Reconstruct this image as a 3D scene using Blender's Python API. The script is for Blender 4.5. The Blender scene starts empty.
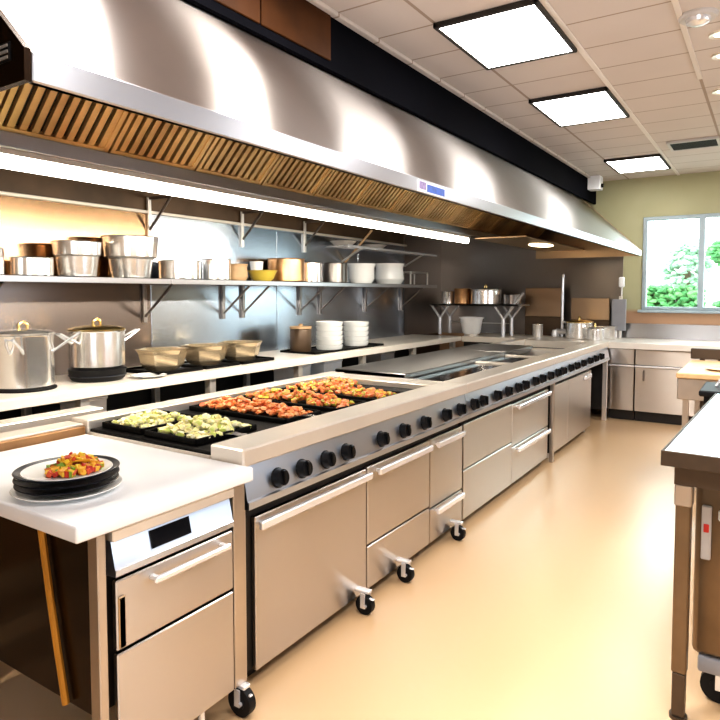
import bpy, bmesh, math, random
from mathutils import Vector, Matrix
R = random.Random(7)
SC = bpy.context.scene
COL = SC.collection
PI = math.pi

# ------------------------------------------------------------------ mesh builder
class MB:
    def __init__(s):
        s.bm = bmesh.new(); s.mi = 0
    def _mark(s, faces):
        for f in faces: f.material_index = s.mi
    def box(s, x0, x1, y0, y1, z0, z1, bev=0.0, seg=1):
        vs = [s.bm.verts.new(p) for p in ((x0,y0,z0),(x1,y0,z0),(x1,y1,z0),(x0,y1,z0),(x0,y0,z1),(x1,y0,z1),(x1,y1,z1),(x0,y1,z1))]
        fs = [s.bm.faces.new([vs[i] for i in q]) for q in ((3,2,1,0),(4,5,6,7),(0,1,5,4),(1,2,6,5),(2,3,7,6),(3,0,4,7))]
        s._mark(fs)
        if bev > 0:
            es = list({e for f in fs for e in f.edges})
            r = bmesh.ops.bevel(s.bm, geom=es, offset=bev, offset_type='OFFSET', segments=seg, profile=0.5, affect='EDGES', material=-1)
            s._mark(r['faces'])
        return s
    def prism(s, poly, axis, a0, a1):
        # poly: 2-D points; axis 'y' -> (x,z), 'x' -> (y,z), 'z' -> (x,y)
        def P(p, a):
            return (p[0], a, p[1]) if axis == 'y' else ((a, p[0], p[1]) if axis == 'x' else (p[0], p[1], a))
        v0 = [s.bm.verts.new(P(p, a0)) for p in poly]; v1 = [s.bm.verts.new(P(p, a1)) for p in poly]
        fs = [s.bm.faces.new(v0), s.bm.faces.new(list(reversed(v1)))]
        n = len(poly)
        for i in range(n):
            j = (i+1) % n
            fs.append(s.bm.faces.new([v0[j], v0[i], v1[i], v1[j]]))
        s._mark(fs); bmesh.ops.recalc_face_normals(s.bm, faces=fs)
        return s
    def quad(s, *pts):
        f = s.bm.faces.new([s.bm.verts.new(p) for p in pts]); s._mark([f]); return s
    def cyl(s, p0, p1, r0, r1=None, n=16, cap=True):
        p0 = Vector(p0); p1 = Vector(p1); r1 = r0 if r1 is None else r1
        d = (p1-p0).normalized(); a = Vector((0,0,1)) if abs(d.z) < .9 else Vector((1,0,0))
        u = d.cross(a).normalized(); w = d.cross(u)
        A = []; Bv = []
        for i in range(n):
            t = 2*PI*i/n; o = u*math.cos(t)+w*math.sin(t)
            A.append(s.bm.verts.new(p0+o*r0)); Bv.append(s.bm.verts.new(p1+o*r1))
        fs = []
        for i in range(n):
            j = (i+1) % n; fs.append(s.bm.faces.new([A[i], A[j], Bv[j], Bv[i]]))
        if cap:
            fs.append(s.bm.faces.new(list(reversed(A)))); fs.append(s.bm.faces.new(Bv))
        s._mark(fs); bmesh.ops.recalc_face_normals(s.bm, faces=fs)
        return s
    def lathe(s, c, prof, n=32, sx=1, sy=1):
        # prof: (radius, height) list; r==0 closes
        rings = []
        for r, z in prof:
            if r <= 1e-6: rings.append([s.bm.verts.new((c[0], c[1], c[2]+z))])
            else: rings.append([s.bm.verts.new((c[0]+sx*r*math.cos(2*PI*i/n), c[1]+sy*r*math.sin(2*PI*i/n), c[2]+z)) for i in range(n)])
        fs = []
        for a, b in zip(rings, rings[1:]):
            for i in range(n):
                j = (i+1) % n
                if len(a) == 1 and len(b) == 1: continue
                if len(a) == 1: fs.append(s.bm.faces.new([a[0], b[j], b[i]]))
                elif len(b) == 1: fs.append(s.bm.faces.new([a[i], a[j], b[0]]))
                else: fs.append(s.bm.faces.new([a[i], a[j], b[j], b[i]]))
        s._mark(fs)
        return s
    def tube(s, pts, r, n=10, closed=False):
        pts = [Vector(p) for p in pts]; N = len(pts); rings = []
        prev = None
        for i, p in enumerate(pts):
            if closed: d = (pts[(i+1) % N]-pts[i-1]).normalized()
            else: d = (pts[min(i+1, N-1)]-pts[max(i-1, 0)]).normalized()
            if prev is None:
                a = Vector((0,0,1)) if abs(d.z) < .9 else Vector((1,0,0)); u = d.cross(a).normalized()
            else:
                u = (prev-d*prev.dot(d)).normalized()
            prev = u; w = d.cross(u)
            rings.append([s.bm.verts.new(p+u*math.cos(2*PI*k/n)*r+w*math.sin(2*PI*k/n)*r) for k in range(n)])
        fs = []
        pairs = list(zip(rings, rings[1:])) + ([(rings[-1], rings[0])] if closed else [])
        for a, b in pairs:
            for k in range(n):
                j = (k+1) % n; fs.append(s.bm.faces.new([a[k], a[j], b[j], b[k]]))
        if not closed:
            fs.append(s.bm.faces.new(list(reversed(rings[0])))); fs.append(s.bm.faces.new(rings[-1]))
        s._mark(fs); bmesh.ops.recalc_face_normals(s.bm, faces=fs)
        return s
    def blob(s, c, rad, jit=0.15, sub=1, rng=R):
        m = Matrix.Rotation(rng.uniform(0, 6.28), 4, 'Z') @ Matrix.Rotation(rng.uniform(-.6, .6), 4, 'X')
        r = bmesh.ops.create_icosphere(s.bm, subdivisions=sub, radius=1.0)
        for v in r['verts']:
            k = 1+rng.uniform(-jit, jit)
            v.co = Vector(c) + m @ Vector((v.co.x*rad[0]*k, v.co.y*rad[1]*k, v.co.z*rad[2]*k))
        s._mark({f for v in r['verts'] for f in v.link_faces})
        return s
    def chunk(s, c, e, rng=R):
        m = Matrix.Rotation(rng.uniform(0, 6.28), 4, 'Z') @ Matrix.Rotation(rng.uniform(-.7, .7), 4, 'X')
        r = bmesh.ops.create_cube(s.bm, size=1.0)
        for v in r['verts']:
            k = e*rng.uniform(.75, 1.2); v.co = Vector(c)+m @ (v.co*k)
        s._mark({f for v in r['verts'] for f in v.link_faces})
        return s

OFF = {}
def off(o): return OFF.get(o.name, Vector((0, 0, 0)))
def obj(name, mb, mats, parent=None, smooth=True, ang=0.6):
    me = bpy.data.meshes.new(name)
    if parent is not None: bmesh.ops.translate(mb.bm, verts=mb.bm.verts, vec=-off(parent))
    mb.bm.normal_update(); mb.bm.to_mesh(me); mb.bm.free()
    for m in (mats if isinstance(mats, (list, tuple)) else [mats]): me.materials.append(m)
    if smooth:
        me.polygons.foreach_set('use_smooth', [True]*len(me.polygons)); me.set_sharp_from_angle(angle=ang)
    o = bpy.data.objects.new(name, me); COL.objects.link(o)
    if parent is not None:
        o.parent = parent; OFF[o.name] = off(parent)
    return o
def tag(o, label=None, cat=None, group=None, kind=None):
    if label: o['label'] = label
    if cat: o['category'] = cat
    if group: o['group'] = group
    if kind: o['kind'] = kind
    return o
def thing(name, loc, label, cat, group=None):
    o = bpy.data.objects.new(name, None); COL.objects.link(o); o.location = loc; o.empty_display_size = .1
    OFF[o.name] = Vector(loc)
    return tag(o, label, cat, group)
def struct(name, mb, mats, smooth=False):
    return tag(obj(name, mb, mats, None, smooth), kind='structure')
def recentre(o):
    """put a one-mesh thing's origin at its base centre"""
    me = o.data; xs = [v.co.x for v in me.vertices]; ys = [v.co.y for v in me.vertices]; zs = [v.co.z for v in me.vertices]
    c = Vector(((min(xs)+max(xs))/2, (min(ys)+max(ys))/2, min(zs)))
    me.transform(Matrix.Translation(-c)); o.location = c; OFF[o.name] = c
    return o
def solo(name, mb, mats, label, cat, group=None, kind=None, smooth=True):
    return tag(recentre(obj(name, mb, mats, None, smooth)), label, cat, group, kind)
def dup(root, loc, label=None, group=None, rotz=None, scale=None):
    r = root.copy(); COL.objects.link(r); r.location = loc
    if rotz is not None: r.rotation_euler = (0, 0, rotz)
    if scale is not None: r.scale = scale
    if label: r['label'] = label
    if group: r['group'] = group
    for ch in root.children:
        c = ch.copy(); COL.objects.link(c); c.parent = r
        for g in ch.children:
            d = g.copy(); COL.objects.link(d); d.parent = c
    return r
def dup_part(src, parent, delta):
    c = src.copy(); COL.objects.link(c); c.parent = parent; c.location = src.location + Vector(delta)
    OFF[c.name] = off(parent)
    for g in src.children:
        d = g.copy(); COL.objects.link(d); d.parent = c
    return c

# ------------------------------------------------------------------ materials
def nodes(name):
    m = bpy.data.materials.new(name); m.use_nodes = True
    nt = m.node_tree; b = nt.nodes['Principled BSDF']; return m, nt, b
def setv(b, **k):
    for n, v in k.items():
        i = b.inputs[n.replace('_', ' ')]
        i.default_value = (*v, 1) if isinstance(v, tuple) and len(v) == 3 and i.type == 'RGBA' else v
def plain(name, col, rough=.5, metal=0, spec=.5, noise=0, nscale=8, emit=None, es=0, coat=0, bump=0, bscale=40):
    m, nt, b = nodes(name); setv(b, Base_Color=col, Roughness=rough, Metallic=metal)
    b.inputs['Specular IOR Level'].default_value = spec; b.inputs['Coat Weight'].default_value = coat
    if emit: b.inputs['Emission Color'].default_value = (*emit, 1); b.inputs['Emission Strength'].default_value = es
    tc = nt.nodes.new('ShaderNodeTexCoord')
    if noise:
        n = nt.nodes.new('ShaderNodeTexNoise'); n.inputs['Scale'].default_value = nscale; n.inputs['Detail'].default_value = 4
        nt.links.new(tc.outputs['Object'], n.inputs['Vector'])
        r = nt.nodes.new('ShaderNodeValToRGB')
        r.color_ramp.elements[0].position = .3; r.color_ramp.elements[1].position = .7
        r.color_ramp.elements[0].color = (*[c*(1-noise) for c in col], 1); r.color_ramp.elements[1].color = (*[min(1, c*(1+noise)) for c in col], 1)
        nt.links.new(n.outputs['Fac'], r.inputs['Fac']); nt.links.new(r.outputs['Color'], b.inputs['Base Color'])
    if bump:
        n2 = nt.nodes.new('ShaderNodeTexNoise'); n2.inputs['Scale'].default_value = bscale; n2.inputs['Detail'].default_value = 3
        nt.links.new(tc.outputs['Object'], n2.inputs['Vector'])
        bp = nt.nodes.new('ShaderNodeBump'); bp.inputs['Strength'].default_value = bump; bp.inputs['Distance'].default_value = .01
        nt.links.new(n2.outputs['Fac'], bp.inputs['Height']); nt.links.new(bp.outputs['Normal'], b.inputs['Normal'])
    return m
def steel(name, T=(0, 0, 1), col=(.62, .58, .54), rough=.3, an=.8, wob=.0, wscale=1.2, grain=(1, 60, 60), gv=.02):
    """brushed stainless: anisotropic gloss spread along T, faint grain, optional slow waviness of the sheet"""
    m, nt, b = nodes(name); setv(b, Base_Color=col, Roughness=rough, Metallic=1.0)
    b.inputs['Anisotropic'].default_value = an
    cx = nt.nodes.new('ShaderNodeCombineXYZ')
    for i in range(3): cx.inputs[i].default_value = T[i]
    nt.links.new(cx.outputs[0], b.inputs['Tangent'])
    tc = nt.nodes.new('ShaderNodeTexCoord'); mp = nt.nodes.new('ShaderNodeMapping')
    mp.inputs['Scale'].default_value = grain
    nt.links.new(tc.outputs['Object'], mp.inputs['Vector'])
    n = nt.nodes.new('ShaderNodeTexNoise'); n.inputs['Scale'].default_value = 3; n.inputs['Detail'].default_value = 5
    nt.links.new(mp.outputs[0], n.inputs['Vector'])
    mr = nt.nodes.new('ShaderNodeMapRange'); mr.inputs['To Min'].default_value = max(.04, rough-gv); mr.inputs['To Max'].default_value = rough+gv
    nt.links.new(n.outputs['Fac'], mr.inputs['Value']); nt.links.new(mr.outputs[0], b.inputs['Roughness'])
    if wob:
        w = nt.nodes.new('ShaderNodeTexNoise'); w.inputs['Scale'].default_value = wscale; w.inputs['Detail'].default_value = 1
        nt.links.new(tc.outputs['Object'], w.inputs['Vector'])
        bp = nt.nodes.new('ShaderNodeBump'); bp.inputs['Strength'].default_value = wob; bp.inputs['Distance'].default_value = .1
        nt.links.new(w.outputs['Fac'], bp.inputs['Height']); nt.links.new(bp.outputs['Normal'], b.inputs['Normal'])
    return m
def emitter(name, col, s):
    return plain(name, (.9, .9, .9), .5, emit=col, es=s)
def food(name, cols, rough=.45):
    m, nt, b = nodes(name); setv(b, Roughness=rough)
    g = nt.nodes.new('ShaderNodeNewGeometry'); r = nt.nodes.new('ShaderNodeValToRGB'); cr = r.color_ramp
    cr.interpolation = 'CONSTANT'
    while len(cr.elements) < len(cols): cr.elements.new(.5)
    for i, c in enumerate(cols):
        cr.elements[i].position = i/len(cols); cr.elements[i].color = (*c, 1)
    nt.links.new(g.outputs['Random Per Island'], r.inputs['Fac'])
    tc = nt.nodes.new('ShaderNodeTexCoord'); n = nt.nodes.new('ShaderNodeTexNoise'); n.inputs['Scale'].default_value = 60
    nt.links.new(tc.outputs['Object'], n.inputs['Vector'])
    mx = nt.nodes.new('ShaderNodeMix'); mx.data_type = 'RGBA'; mx.blend_type = 'MULTIPLY'; mx.inputs[0].default_value = .22
    nt.links.new(r.outputs['Color'], mx.inputs[6]); nt.links.new(n.outputs['Color'], mx.inputs[7])
    nt.links.new(mx.outputs[2], b.inputs['Base Color'])
    return m

M = {}
M['hood'] = steel('brushed_hood_steel', (0.727, 0, -0.686), (.35, .315, .295), .33, 1.0, wob=.05, wscale=.7, grain=(.6, 4, .6), gv=.025)
M['lip'] = steel('hood_lip_steel', (0, 0, 1), (.46, .46, .48), .3, .8)
M['door'] = steel('door_steel', (0, 0, 1), (.60, .55, .50), .32, .92, grain=(30, 30, 1))
M['panel'] = steel('control_panel_steel', (0, 0, 1), (.68, .73, .81), .30, .6, grain=(1, 1, 1))
M['rail'] = plain('rail_steel', (.82, .75, .66), .30, .55, noise=.04, nscale=3)
M['top'] = steel('top_steel', (0, 1, 0), (.32, .31, .30), .33, .5)
M['wallcoolrefl'] = steel('wall_steel_cool_reflection', (0, 0, 1), (.50, .545, .61), .24, .8, wob=.02, wscale=.5, grain=(.8, .8, .2), gv=.05)  # cool copy of the wall sheet, bluish reflection put into the colour
M['wallwarmrefl'] = steel('wall_steel_warm_reflection', (0, 0, 1), (.46, .29, .165), .20, .8, wob=.03, wscale=.5, grain=(.8, .8, .2), gv=.05)  # warm copy of the same sheet, copper-brown reflections painted as a tint
M['wallshelfshade'] = steel('wall_steel_shelf_shade', (0, 0, 1), (.26, .22, .20), .26, .8, wob=.02, wscale=.5, grain=(.8, .8, .2), gv=.05)  # dark copy of the sheet, shade below the shelf put into the colour
M['upstand'] = steel('upstand_steel', (0, 0, 1), (.50, .50, .52), .25, .8, grain=(1, 1, .3))
M['shelfedge'] = steel('shelf_edge_steel', (0, 1, 0), (.42, .40, .40), .3, .4)
M['splash'] = steel('splash_sheet_steel', (0, 0, 1), (.46, .34, .24), .3, .8, grain=(1, 1, .4))
M['darksteel'] = steel('dark_wall_steel', (0, 0, 1), (.30, .27, .25), .35, .7)
M['filter'] = plain('filter_steel', (.84, .58, .30), .30, .72, noise=.3, nscale=3)
M['brownsteel'] = steel('hood_underside_steel', (1, 0, 0), (.50, .36, .22), .35, .4)
M['chrome'] = plain('polished_steel', (.92, .92, .94), .2, .6)
M['pot'] = plain('pot_steel', (.92, .89, .85), .20, .86, noise=.03)
M['matsteel'] = plain('satin_steel', (.78, .74, .69), .34, .7)
M['ledgebrown'] = plain('brown_ledge_face', (.34, .17, .06), .45, 0, noise=.15)
M['brass'] = plain('brass_trim', (.83, .63, .28), .25, 1)
M['copper'] = plain('copper_brown_metal', (.62, .36, .18), .35, 1, noise=.2)
M['gold'] = plain('yellow_bowl_glaze', (.62, .47, .08), .3, 0, coat=.4)
M['tan'] = plain('tan_earthenware', (.50, .33, .18), .5, 0, noise=.15)
M['white'] = plain('white_solid_surface', (.86, .86, .87), .22, 0, noise=.02, nscale=3)
M['cream'] = plain('pale_counter_laminate', (.80, .74, .66), .3, 0, noise=.04, nscale=4)
M['ceram'] = plain('white_ceramic', (.88, .88, .85), .25, 0, coat=.4, noise=.02)
M['black'] = plain('black_iron', (.005, .0045, .004), .5, 0, spec=.12, bump=.2, bscale=80)
M['rubber'] = plain('black_rubber', (.008, .008, .009), .5, 0, spec=.25, noise=.2)
M['knob'] = plain('black_knob_plastic', (.006, .006, .007), .35, 0, spec=.25, noise=.1)
M['gloss'] = plain('black_ceramic_glass', (.006, .007, .010), .10, 0, spec=.3, noise=.1)
M['dark'] = plain('dark_gap_metal', (.020, .016, .013), .55, 0, noise=.2)
M['cartside'] = plain('bronze_black_side_panel', (.028, .014, .006), .22, .6, spec=.4, noise=.3, nscale=2)
M['soffit'] = plain('black_soffit_paint', (.004, .004, .006), .8, 0, spec=.04, noise=.2, nscale=2)
M['brownpanel'] = plain('brown_soffit_panel', (.050, .018, .005), .5, 0, spec=.1, noise=.5, nscale=3)
M['tabletop'] = plain('bright_table_top', (.58, .66, .72), .16, .6, noise=.03)
M['frame'] = plain('aluminium_window_frame', (.36, .43, .46), .4, .2, noise=.04)
M['wood'] = plain('butcher_block', (.72, .48, .24), .45, 0, noise=.12, nscale=14)
M['tube'] = emitter('fluorescent_tube', (1, .93, .82), 11)
M['diff'] = emitter('ceiling_diffuser', (1, .98, .95), 11)
M['lamp'] = emitter('hood_lamp', (1, .8, .5), 8)
M['dpl'] = plain('charcoal_stoneware', (.010, .012, .018), .3, 0, noise=.2, spec=.4)
M['bronze'] = plain('bronze_brown_edge', (.10, .072, .050), .35, .6, noise=.1)
M['bronze2'] = plain('bronze_brown_panel', (.20, .14, .085), .32, .7, noise=.1)
M['post'] = plain('brushed_post_steel', (.52, .46, .40), .34, .9, noise=.06)
M['grey'] = plain('grey_plastic', (.30, .30, .32), .4, 0, noise=.05)
M['red'] = plain('red_marker', (.6, .03, .02), .4, 0, noise=.05)
M['blue'] = plain('blue_sticker', (.03, .10, .45), .35, 0, noise=.25, nscale=50)
M['purple'] = plain('mauve_mark', (.30, .22, .42), .4, 0, noise=.3, nscale=80)
M['paper'] = plain('white_sticker', (.85, .85, .87), .4, 0, noise=.02)
M['softblue'] = plain('pale_blue_plastic', (.70, .80, .92), .4, 0, noise=.06)
M['plastic'] = plain('white_plastic', (.90, .90, .90), .35, 0, noise=.03)
M['pcgrey'] = plain('grey_detector_plastic', (.55, .52, .50), .4, 0, noise=.05)
M['green'] = food('shrub_leaf', [(.05, .20, .06), (.09, .27, .09), (.14, .33, .12), (.07, .23, .07)], .7)
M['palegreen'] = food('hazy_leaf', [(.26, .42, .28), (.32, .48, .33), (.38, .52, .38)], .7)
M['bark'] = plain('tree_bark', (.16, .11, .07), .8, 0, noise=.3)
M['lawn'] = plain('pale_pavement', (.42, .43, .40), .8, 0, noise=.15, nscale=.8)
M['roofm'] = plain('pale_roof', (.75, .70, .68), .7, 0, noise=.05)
M['salad'] = food('salad_pieces', [(.85, .40, .03), (.90, .62, .06), (.55, .04, .02), (.88, .50, .05), (.25, .42, .05), (.70, .10, .03)])
M['egg'] = food('potato_and_leek_pieces', [(.95, .88, .48), (.90, .84, .36), (.95, .90, .62), (.60, .66, .16), (.94, .84, .40), (.95, .88, .55)])
M['meat'] = food('grilled_meat_pieces', [(.85, .24, .07), (.90, .36, .13), (.75, .16, .05), (.95, .48, .22), (.85, .28, .08), (.90, .38, .12)])
M['meatveg'] = food('meat_and_pepper_pieces', [(.85, .24, .07), (.92, .42, .12), (.85, .62, .08), (.75, .16, .05), (.50, .52, .08), (.92, .40, .20), (.85, .30, .10)])

def floor_mat():
    m, nt, b = nodes('beige_epoxy_floor'); setv(b, Roughness=.3); b.inputs['Coat Weight'].default_value = .8; b.inputs['Coat Roughness'].default_value = .27; b.inputs['Coat IOR'].default_value = 1.6
    tc = nt.nodes.new('ShaderNodeTexCoord'); n = nt.nodes.new('ShaderNodeTexNoise'); n.inputs['Scale'].default_value = .7; n.inputs['Detail'].default_value = 1
    nt.links.new(tc.outputs['Object'], n.inputs['Vector'])
    r = nt.nodes.new('ShaderNodeValToRGB'); r.color_ramp.elements[0].color = (.68, .455, .255, 1); r.color_ramp.elements[1].color = (.72, .49, .28, 1)
    r.color_ramp.elements[0].position = .35; r.color_ramp.elements[1].position = .65
    nt.links.new(n.outputs['Fac'], r.inputs['Fac']); nt.links.new(r.outputs['Color'], b.inputs['Base Color'])
    n2 = nt.nodes.new('ShaderNodeTexNoise'); n2.inputs['Scale'].default_value = 2; n2.inputs['Detail'].default_value = 1; nt.links.new(tc.outputs['Object'], n2.inputs['Vector'])
    mr = nt.nodes.new('ShaderNodeMapRange'); mr.inputs['To Min'].default_value = .30; mr.inputs['To Max'].default_value = .36
    nt.links.new(n2.outputs['Fac'], mr.inputs['Value']); nt.links.new(mr.outputs[0], b.inputs['Roughness'])
    return m
def ceil_mat():
    m, nt, b = nodes('suspended_ceiling_tile'); setv(b, Roughness=.7)
    tc = nt.nodes.new('ShaderNodeTexCoord'); sp = nt.nodes.new('ShaderNodeSeparateXYZ'); nt.links.new(tc.outputs['Object'], sp.inputs[0])
    def line(sock, o, pitch, w):
        a = nt.nodes.new('ShaderNodeMath'); a.operation = 'ADD'; a.inputs[1].default_value = 100*pitch-o+w/2; nt.links.new(sock, a.inputs[0])
        q = nt.nodes.new('ShaderNodeMath'); q.operation = 'MODULO'; q.inputs[1].default_value = pitch; nt.links.new(a.outputs[0], q.inputs[0])
        l = nt.nodes.new('ShaderNodeMath'); l.operation = 'LESS_THAN'; l.inputs[1].default_value = w; nt.links.new(q.outputs[0], l.inputs[0]); return l
    lx = line(sp.outputs[0], -1.0, .56, .02); ly = line(sp.outputs[1], 3.15, .4, .014)
    mx = nt.nodes.new('ShaderNodeMath'); mx.operation = 'MAXIMUM'; nt.links.new(lx.outputs[0], mx.inputs[0]); nt.links.new(ly.outputs[0], mx.inputs[1])
    n = nt.nodes.new('ShaderNodeTexNoise'); n.inputs['Scale'].default_value = 2; nt.links.new(tc.outputs['Object'], n.inputs['Vector'])
    r = nt.nodes.new('ShaderNodeValToRGB'); r.color_ramp.elements[0].color = (.58, .51, .46, 1); r.color_ramp.elements[1].color = (.65, .58, .53, 1)
    nt.links.new(n.outputs['Fac'], r.inputs['Fac'])
    x = nt.nodes.new('ShaderNodeMix'); x.data_type = 'RGBA'; nt.links.new(mx.outputs[0], x.inputs[0]); nt.links.new(r.outputs['Color'], x.inputs[6]); x.inputs[7].default_value = (.36, .28, .22, 1)
    nt.links.new(x.outputs[2], b.inputs['Base Color'])
    bp = nt.nodes.new('ShaderNodeBump'); bp.inputs['Strength'].default_value = .4; bp.inputs['Distance'].default_value = .01; bp.invert = True
    nt.links.new(mx.outputs[0], bp.inputs['Height']); nt.links.new(bp.outputs['Normal'], b.inputs['Normal'])
    return m
def backwall_mat():
    m, nt, b = nodes('olive_plaster'); setv(b, Roughness=.6)
    tc = nt.nodes.new('ShaderNodeTexCoord'); sp = nt.nodes.new('ShaderNodeSeparateXYZ'); nt.links.new(tc.outputs['Object'], sp.inputs[0])
    n = nt.nodes.new('ShaderNodeTexNoise'); n.inputs['Scale'].default_value = 3; nt.links.new(tc.outputs['Object'], n.inputs['Vector'])
    mr = nt.nodes.new('ShaderNodeMapRange'); mr.inputs['From Min'].default_value = 1.25; mr.inputs['From Max'].default_value = 1.3
    nt.links.new(sp.outputs[2], mr.inputs['Value'])
    r = nt.nodes.new('ShaderNodeValToRGB'); r.color_ramp.elements[0].color = (.40, .38, .22, 1); r.color_ramp.elements[1].color = (.46, .44, .27, 1)
    nt.links.new(n.outputs['Fac'], r.inputs['Fac'])
    x = nt.nodes.new('ShaderNodeMix'); x.data_type = 'RGBA'; nt.links.new(mr.outputs[0], x.inputs[0]); x.inputs[6].default_value = (.45, .27, .16, 1); nt.links.new(r.outputs['Color'], x.inputs[7])
    nt.links.new(x.outputs[2], b.inputs['Base Color']); return m
def glass_mat():
    m = bpy.data.materials.new('window_glass'); m.use_nodes = True; nt = m.node_tree
    for n in list(nt.nodes): nt.nodes.remove(n)
    o = nt.nodes.new('ShaderNodeOutputMaterial'); t = nt.nodes.new('ShaderNodeBsdfTransparent'); t.inputs[0].default_value = (.95, 1, .98, 1)
    g = nt.nodes.new('ShaderNodeBsdfGlossy'); g.inputs['Roughness'].default_value = .02
    mx = nt.nodes.new('ShaderNodeMixShader'); mx.inputs[0].default_value = .06
    nt.links.new(t.outputs[0], mx.inputs[1]); nt.links.new(g.outputs[0], mx.inputs[2]); nt.links.new(mx.outputs[0], o.inputs[0]); return m
M['floor'] = floor_mat(); M['ceiling'] = ceil_mat(); M['olive'] = backwall_mat(); M['glass'] = glass_mat()
M['wallwarm'] = plain('warm_plaster', (.45, .36, .28), .6, 0, noise=.05)
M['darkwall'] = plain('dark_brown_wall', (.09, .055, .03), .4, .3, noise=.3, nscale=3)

# ------------------------------------------------------------------ the room
XL, XR, YN, YF, ZC = -4.20, 3.0, -2.6, 8.70, 2.95
SZ_ = 1.607
struct('floor', MB().box(XL-.1, XR+.1, YN-.1, YF+.1, -.1, 0), M['floor'])
struct('ceiling', MB().box(-1.95, XR+.1, YN-.1, YF+.1, ZC, ZC+.1), M['ceiling'])
struct('wall_left', MB().box(XL-.1, XL, YN-.1, YF+.1, 0, ZC+.1), M['darkwall'])
struct('wall_right', MB().box(XR, XR+.1, YN-.1, YF+.1, 0, ZC+.1), M['wallwarm'])
struct('wall_near', MB().box(XL, XR, YN-.1, YN, 0, ZC+.1), M['wallwarm'])
WX0, WX1, WZ0, WZ1 = -1.37, 0.60, 1.285, 2.45
wb = MB()
wb.box(XL, WX0, YF, YF+.12, 0, ZC+.1).box(WX1, XR, YF, YF+.12, 0, ZC+.1).box(WX0, WX1, YF, YF+.12, 0, WZ0).box(WX0, WX1, YF, YF+.12, WZ1, ZC+.1)
struct('wall_far', wb, M['olive'])
struct('trim_1', MB().box(-1.985, -1.955, YN, YF, 2.66, ZC+.1), M['soffit'])             # black fascia above the hood
struct('trim_2', MB().box(XL, -1.985, YN, YF, 2.72, 2.80), M['soffit'])                   # black soffit behind it
tb = MB()
for y0, y1 in ((1.05, 1.62), (1.63, 2.18), (2.19, 2.72)): tb.box(-1.957, -1.945, y0, y1, 2.70, ZC-.005, .003)
struct('trim_3', tb, M['brownpanel'])
struct('trim_4', MB().box(-1.955, -1.915, YN, YF, ZC-.022, ZC, .004), M['ceiling'])       # ceiling edge angle
struct('trim_5', MB().box(-1.005, -.97, YN, YF, ZC-.010, ZC-.001, .003), plain('white_ceiling_bar', (.78, .72, .66), .5, noise=.02))
struct('trim_6', MB().box(-.455, -.425, YN, 4.9, ZC-.010, ZC-.001, .003), plain('white_ceiling_bar_short', (.70, .62, .55), .5, noise=.02))
# sheet steel on the left wall, tinted with reflections and shelf shade, and dark sheet on the far wall
for nm, mt, spans in (('trim_7', 'wallwarmrefl', ((-2.6, .9), (.905, 2.0))), ('trim_11', 'wallcoolrefl', ((3.355, 4.9), (4.905, 6.4), (6.405, 7.55)))):
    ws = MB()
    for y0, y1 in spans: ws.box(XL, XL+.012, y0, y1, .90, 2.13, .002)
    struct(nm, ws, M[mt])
struct('trim_12', MB().box(XL, XL+.012, 2.005, 3.35, SZ_-.005, 2.13, .002), M['wallwarmrefl'])
struct('trim_13', MB().box(XL, XL+.012, 2.005, 3.35, .90, SZ_-.010, .002), M['wallshelfshade'])  # darker sheet painted for the shade under the shelf
struct('trim_8', MB().box(XL, XL+.03, YN, 7.6, 2.13, 2.155, .004), M['rail'])
struct('trim_9', MB().box(XL, -1.60, YF-.015, YF, .90, 2.00).box(XL, -2.05, YF-.014, YF, 2.0, 2.66).box(XL, XL+.014, 7.56, YF, .9, 2.66), M['darksteel'])
struct('trim_10', MB().box(-1.60, 1.6, YF-.02, YF, .915, 1.11, .003), M['upstand'])      # steel upstand below the window

# window with two lights
fr = MB()
for x0, x1 in ((WX0, WX0+.05), (-.745, -.68), (-.03, .035), (WX1-.05, WX1)): fr.box(x0, x1, YF-.03, YF+.06, WZ0, WZ1, .006)
fr.box(WX0, WX1, YF-.028, YF+.058, WZ0, WZ0+.04, .006).box(WX0, WX1, YF-.028, YF+.058, WZ1-.045, WZ1, .006)
w = struct('window_1', MB().box(WX0+.03, WX1-.03, YF+.012, YF+.018, WZ0+.02, WZ1-.02), M['glass'])
tag(obj('window_frame', fr, M['frame'], w), 'pale aluminium frame')
obj('window_sill', MB().box(WX0-.04, WX1+.04, YF-.07, YF, WZ0-.035, WZ0, .006), M['frame'], w)

# outside
struct('ground_outside', MB().box(-14, 12, YF+.12, 40, -.45, -.35), M['lawn'])
def shrub(name, c, rad, n, label, cat, trunk=None, mat='green'):
    t = thing(name, (c[0], c[1], -.35), label, cat)
    b = MB()
    for i in range(n):
        a = R.uniform(0, 2*PI); ph = math.acos(R.uniform(-1, 1)); q = R.uniform(.55, 1.0)
        p = (c[0]+rad[0]*q*math.sin(ph)*math.cos(a), c[1]+rad[1]*q*math.sin(ph)*math.sin(a), c[2]+rad[2]*q*math.cos(ph))
        b.blob(p, (.11, .08, .06), .35)
    obj('foliage', b, M[mat], t, smooth=False)
    if trunk:
        obj('trunk', MB().tube([(c[0], c[1], -.35), (c[0]+.05, c[1], trunk*.5), (c[0], c[1], c[2])], .1), M['bark'], t)
hb = MB()
for i in range(1300):
    hb.blob((R.uniform(-2.15, -1.12), R.uniform(13.7, 14.3), R.uniform(-.30, 1.62)), (.09, .07, .055), .35)
solo('hedge', hb, M['green'], 'clipped green hedge outside the window, in its left pane', 'hedge', smooth=False)
shrub('shrub', (-.66, 13.4, .60), (.30, .4, .85), 380, 'rounded green shrub outside at the window, beyond the right pane', 'shrub')
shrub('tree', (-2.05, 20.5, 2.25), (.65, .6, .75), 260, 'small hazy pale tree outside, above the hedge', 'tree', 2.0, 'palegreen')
shrub('tree', (-.92, 17.5, 2.45), (.36, .4, .30), 260, 'darker leafy tree outside, in the right window pane', 'tree', 2.2)
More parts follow.
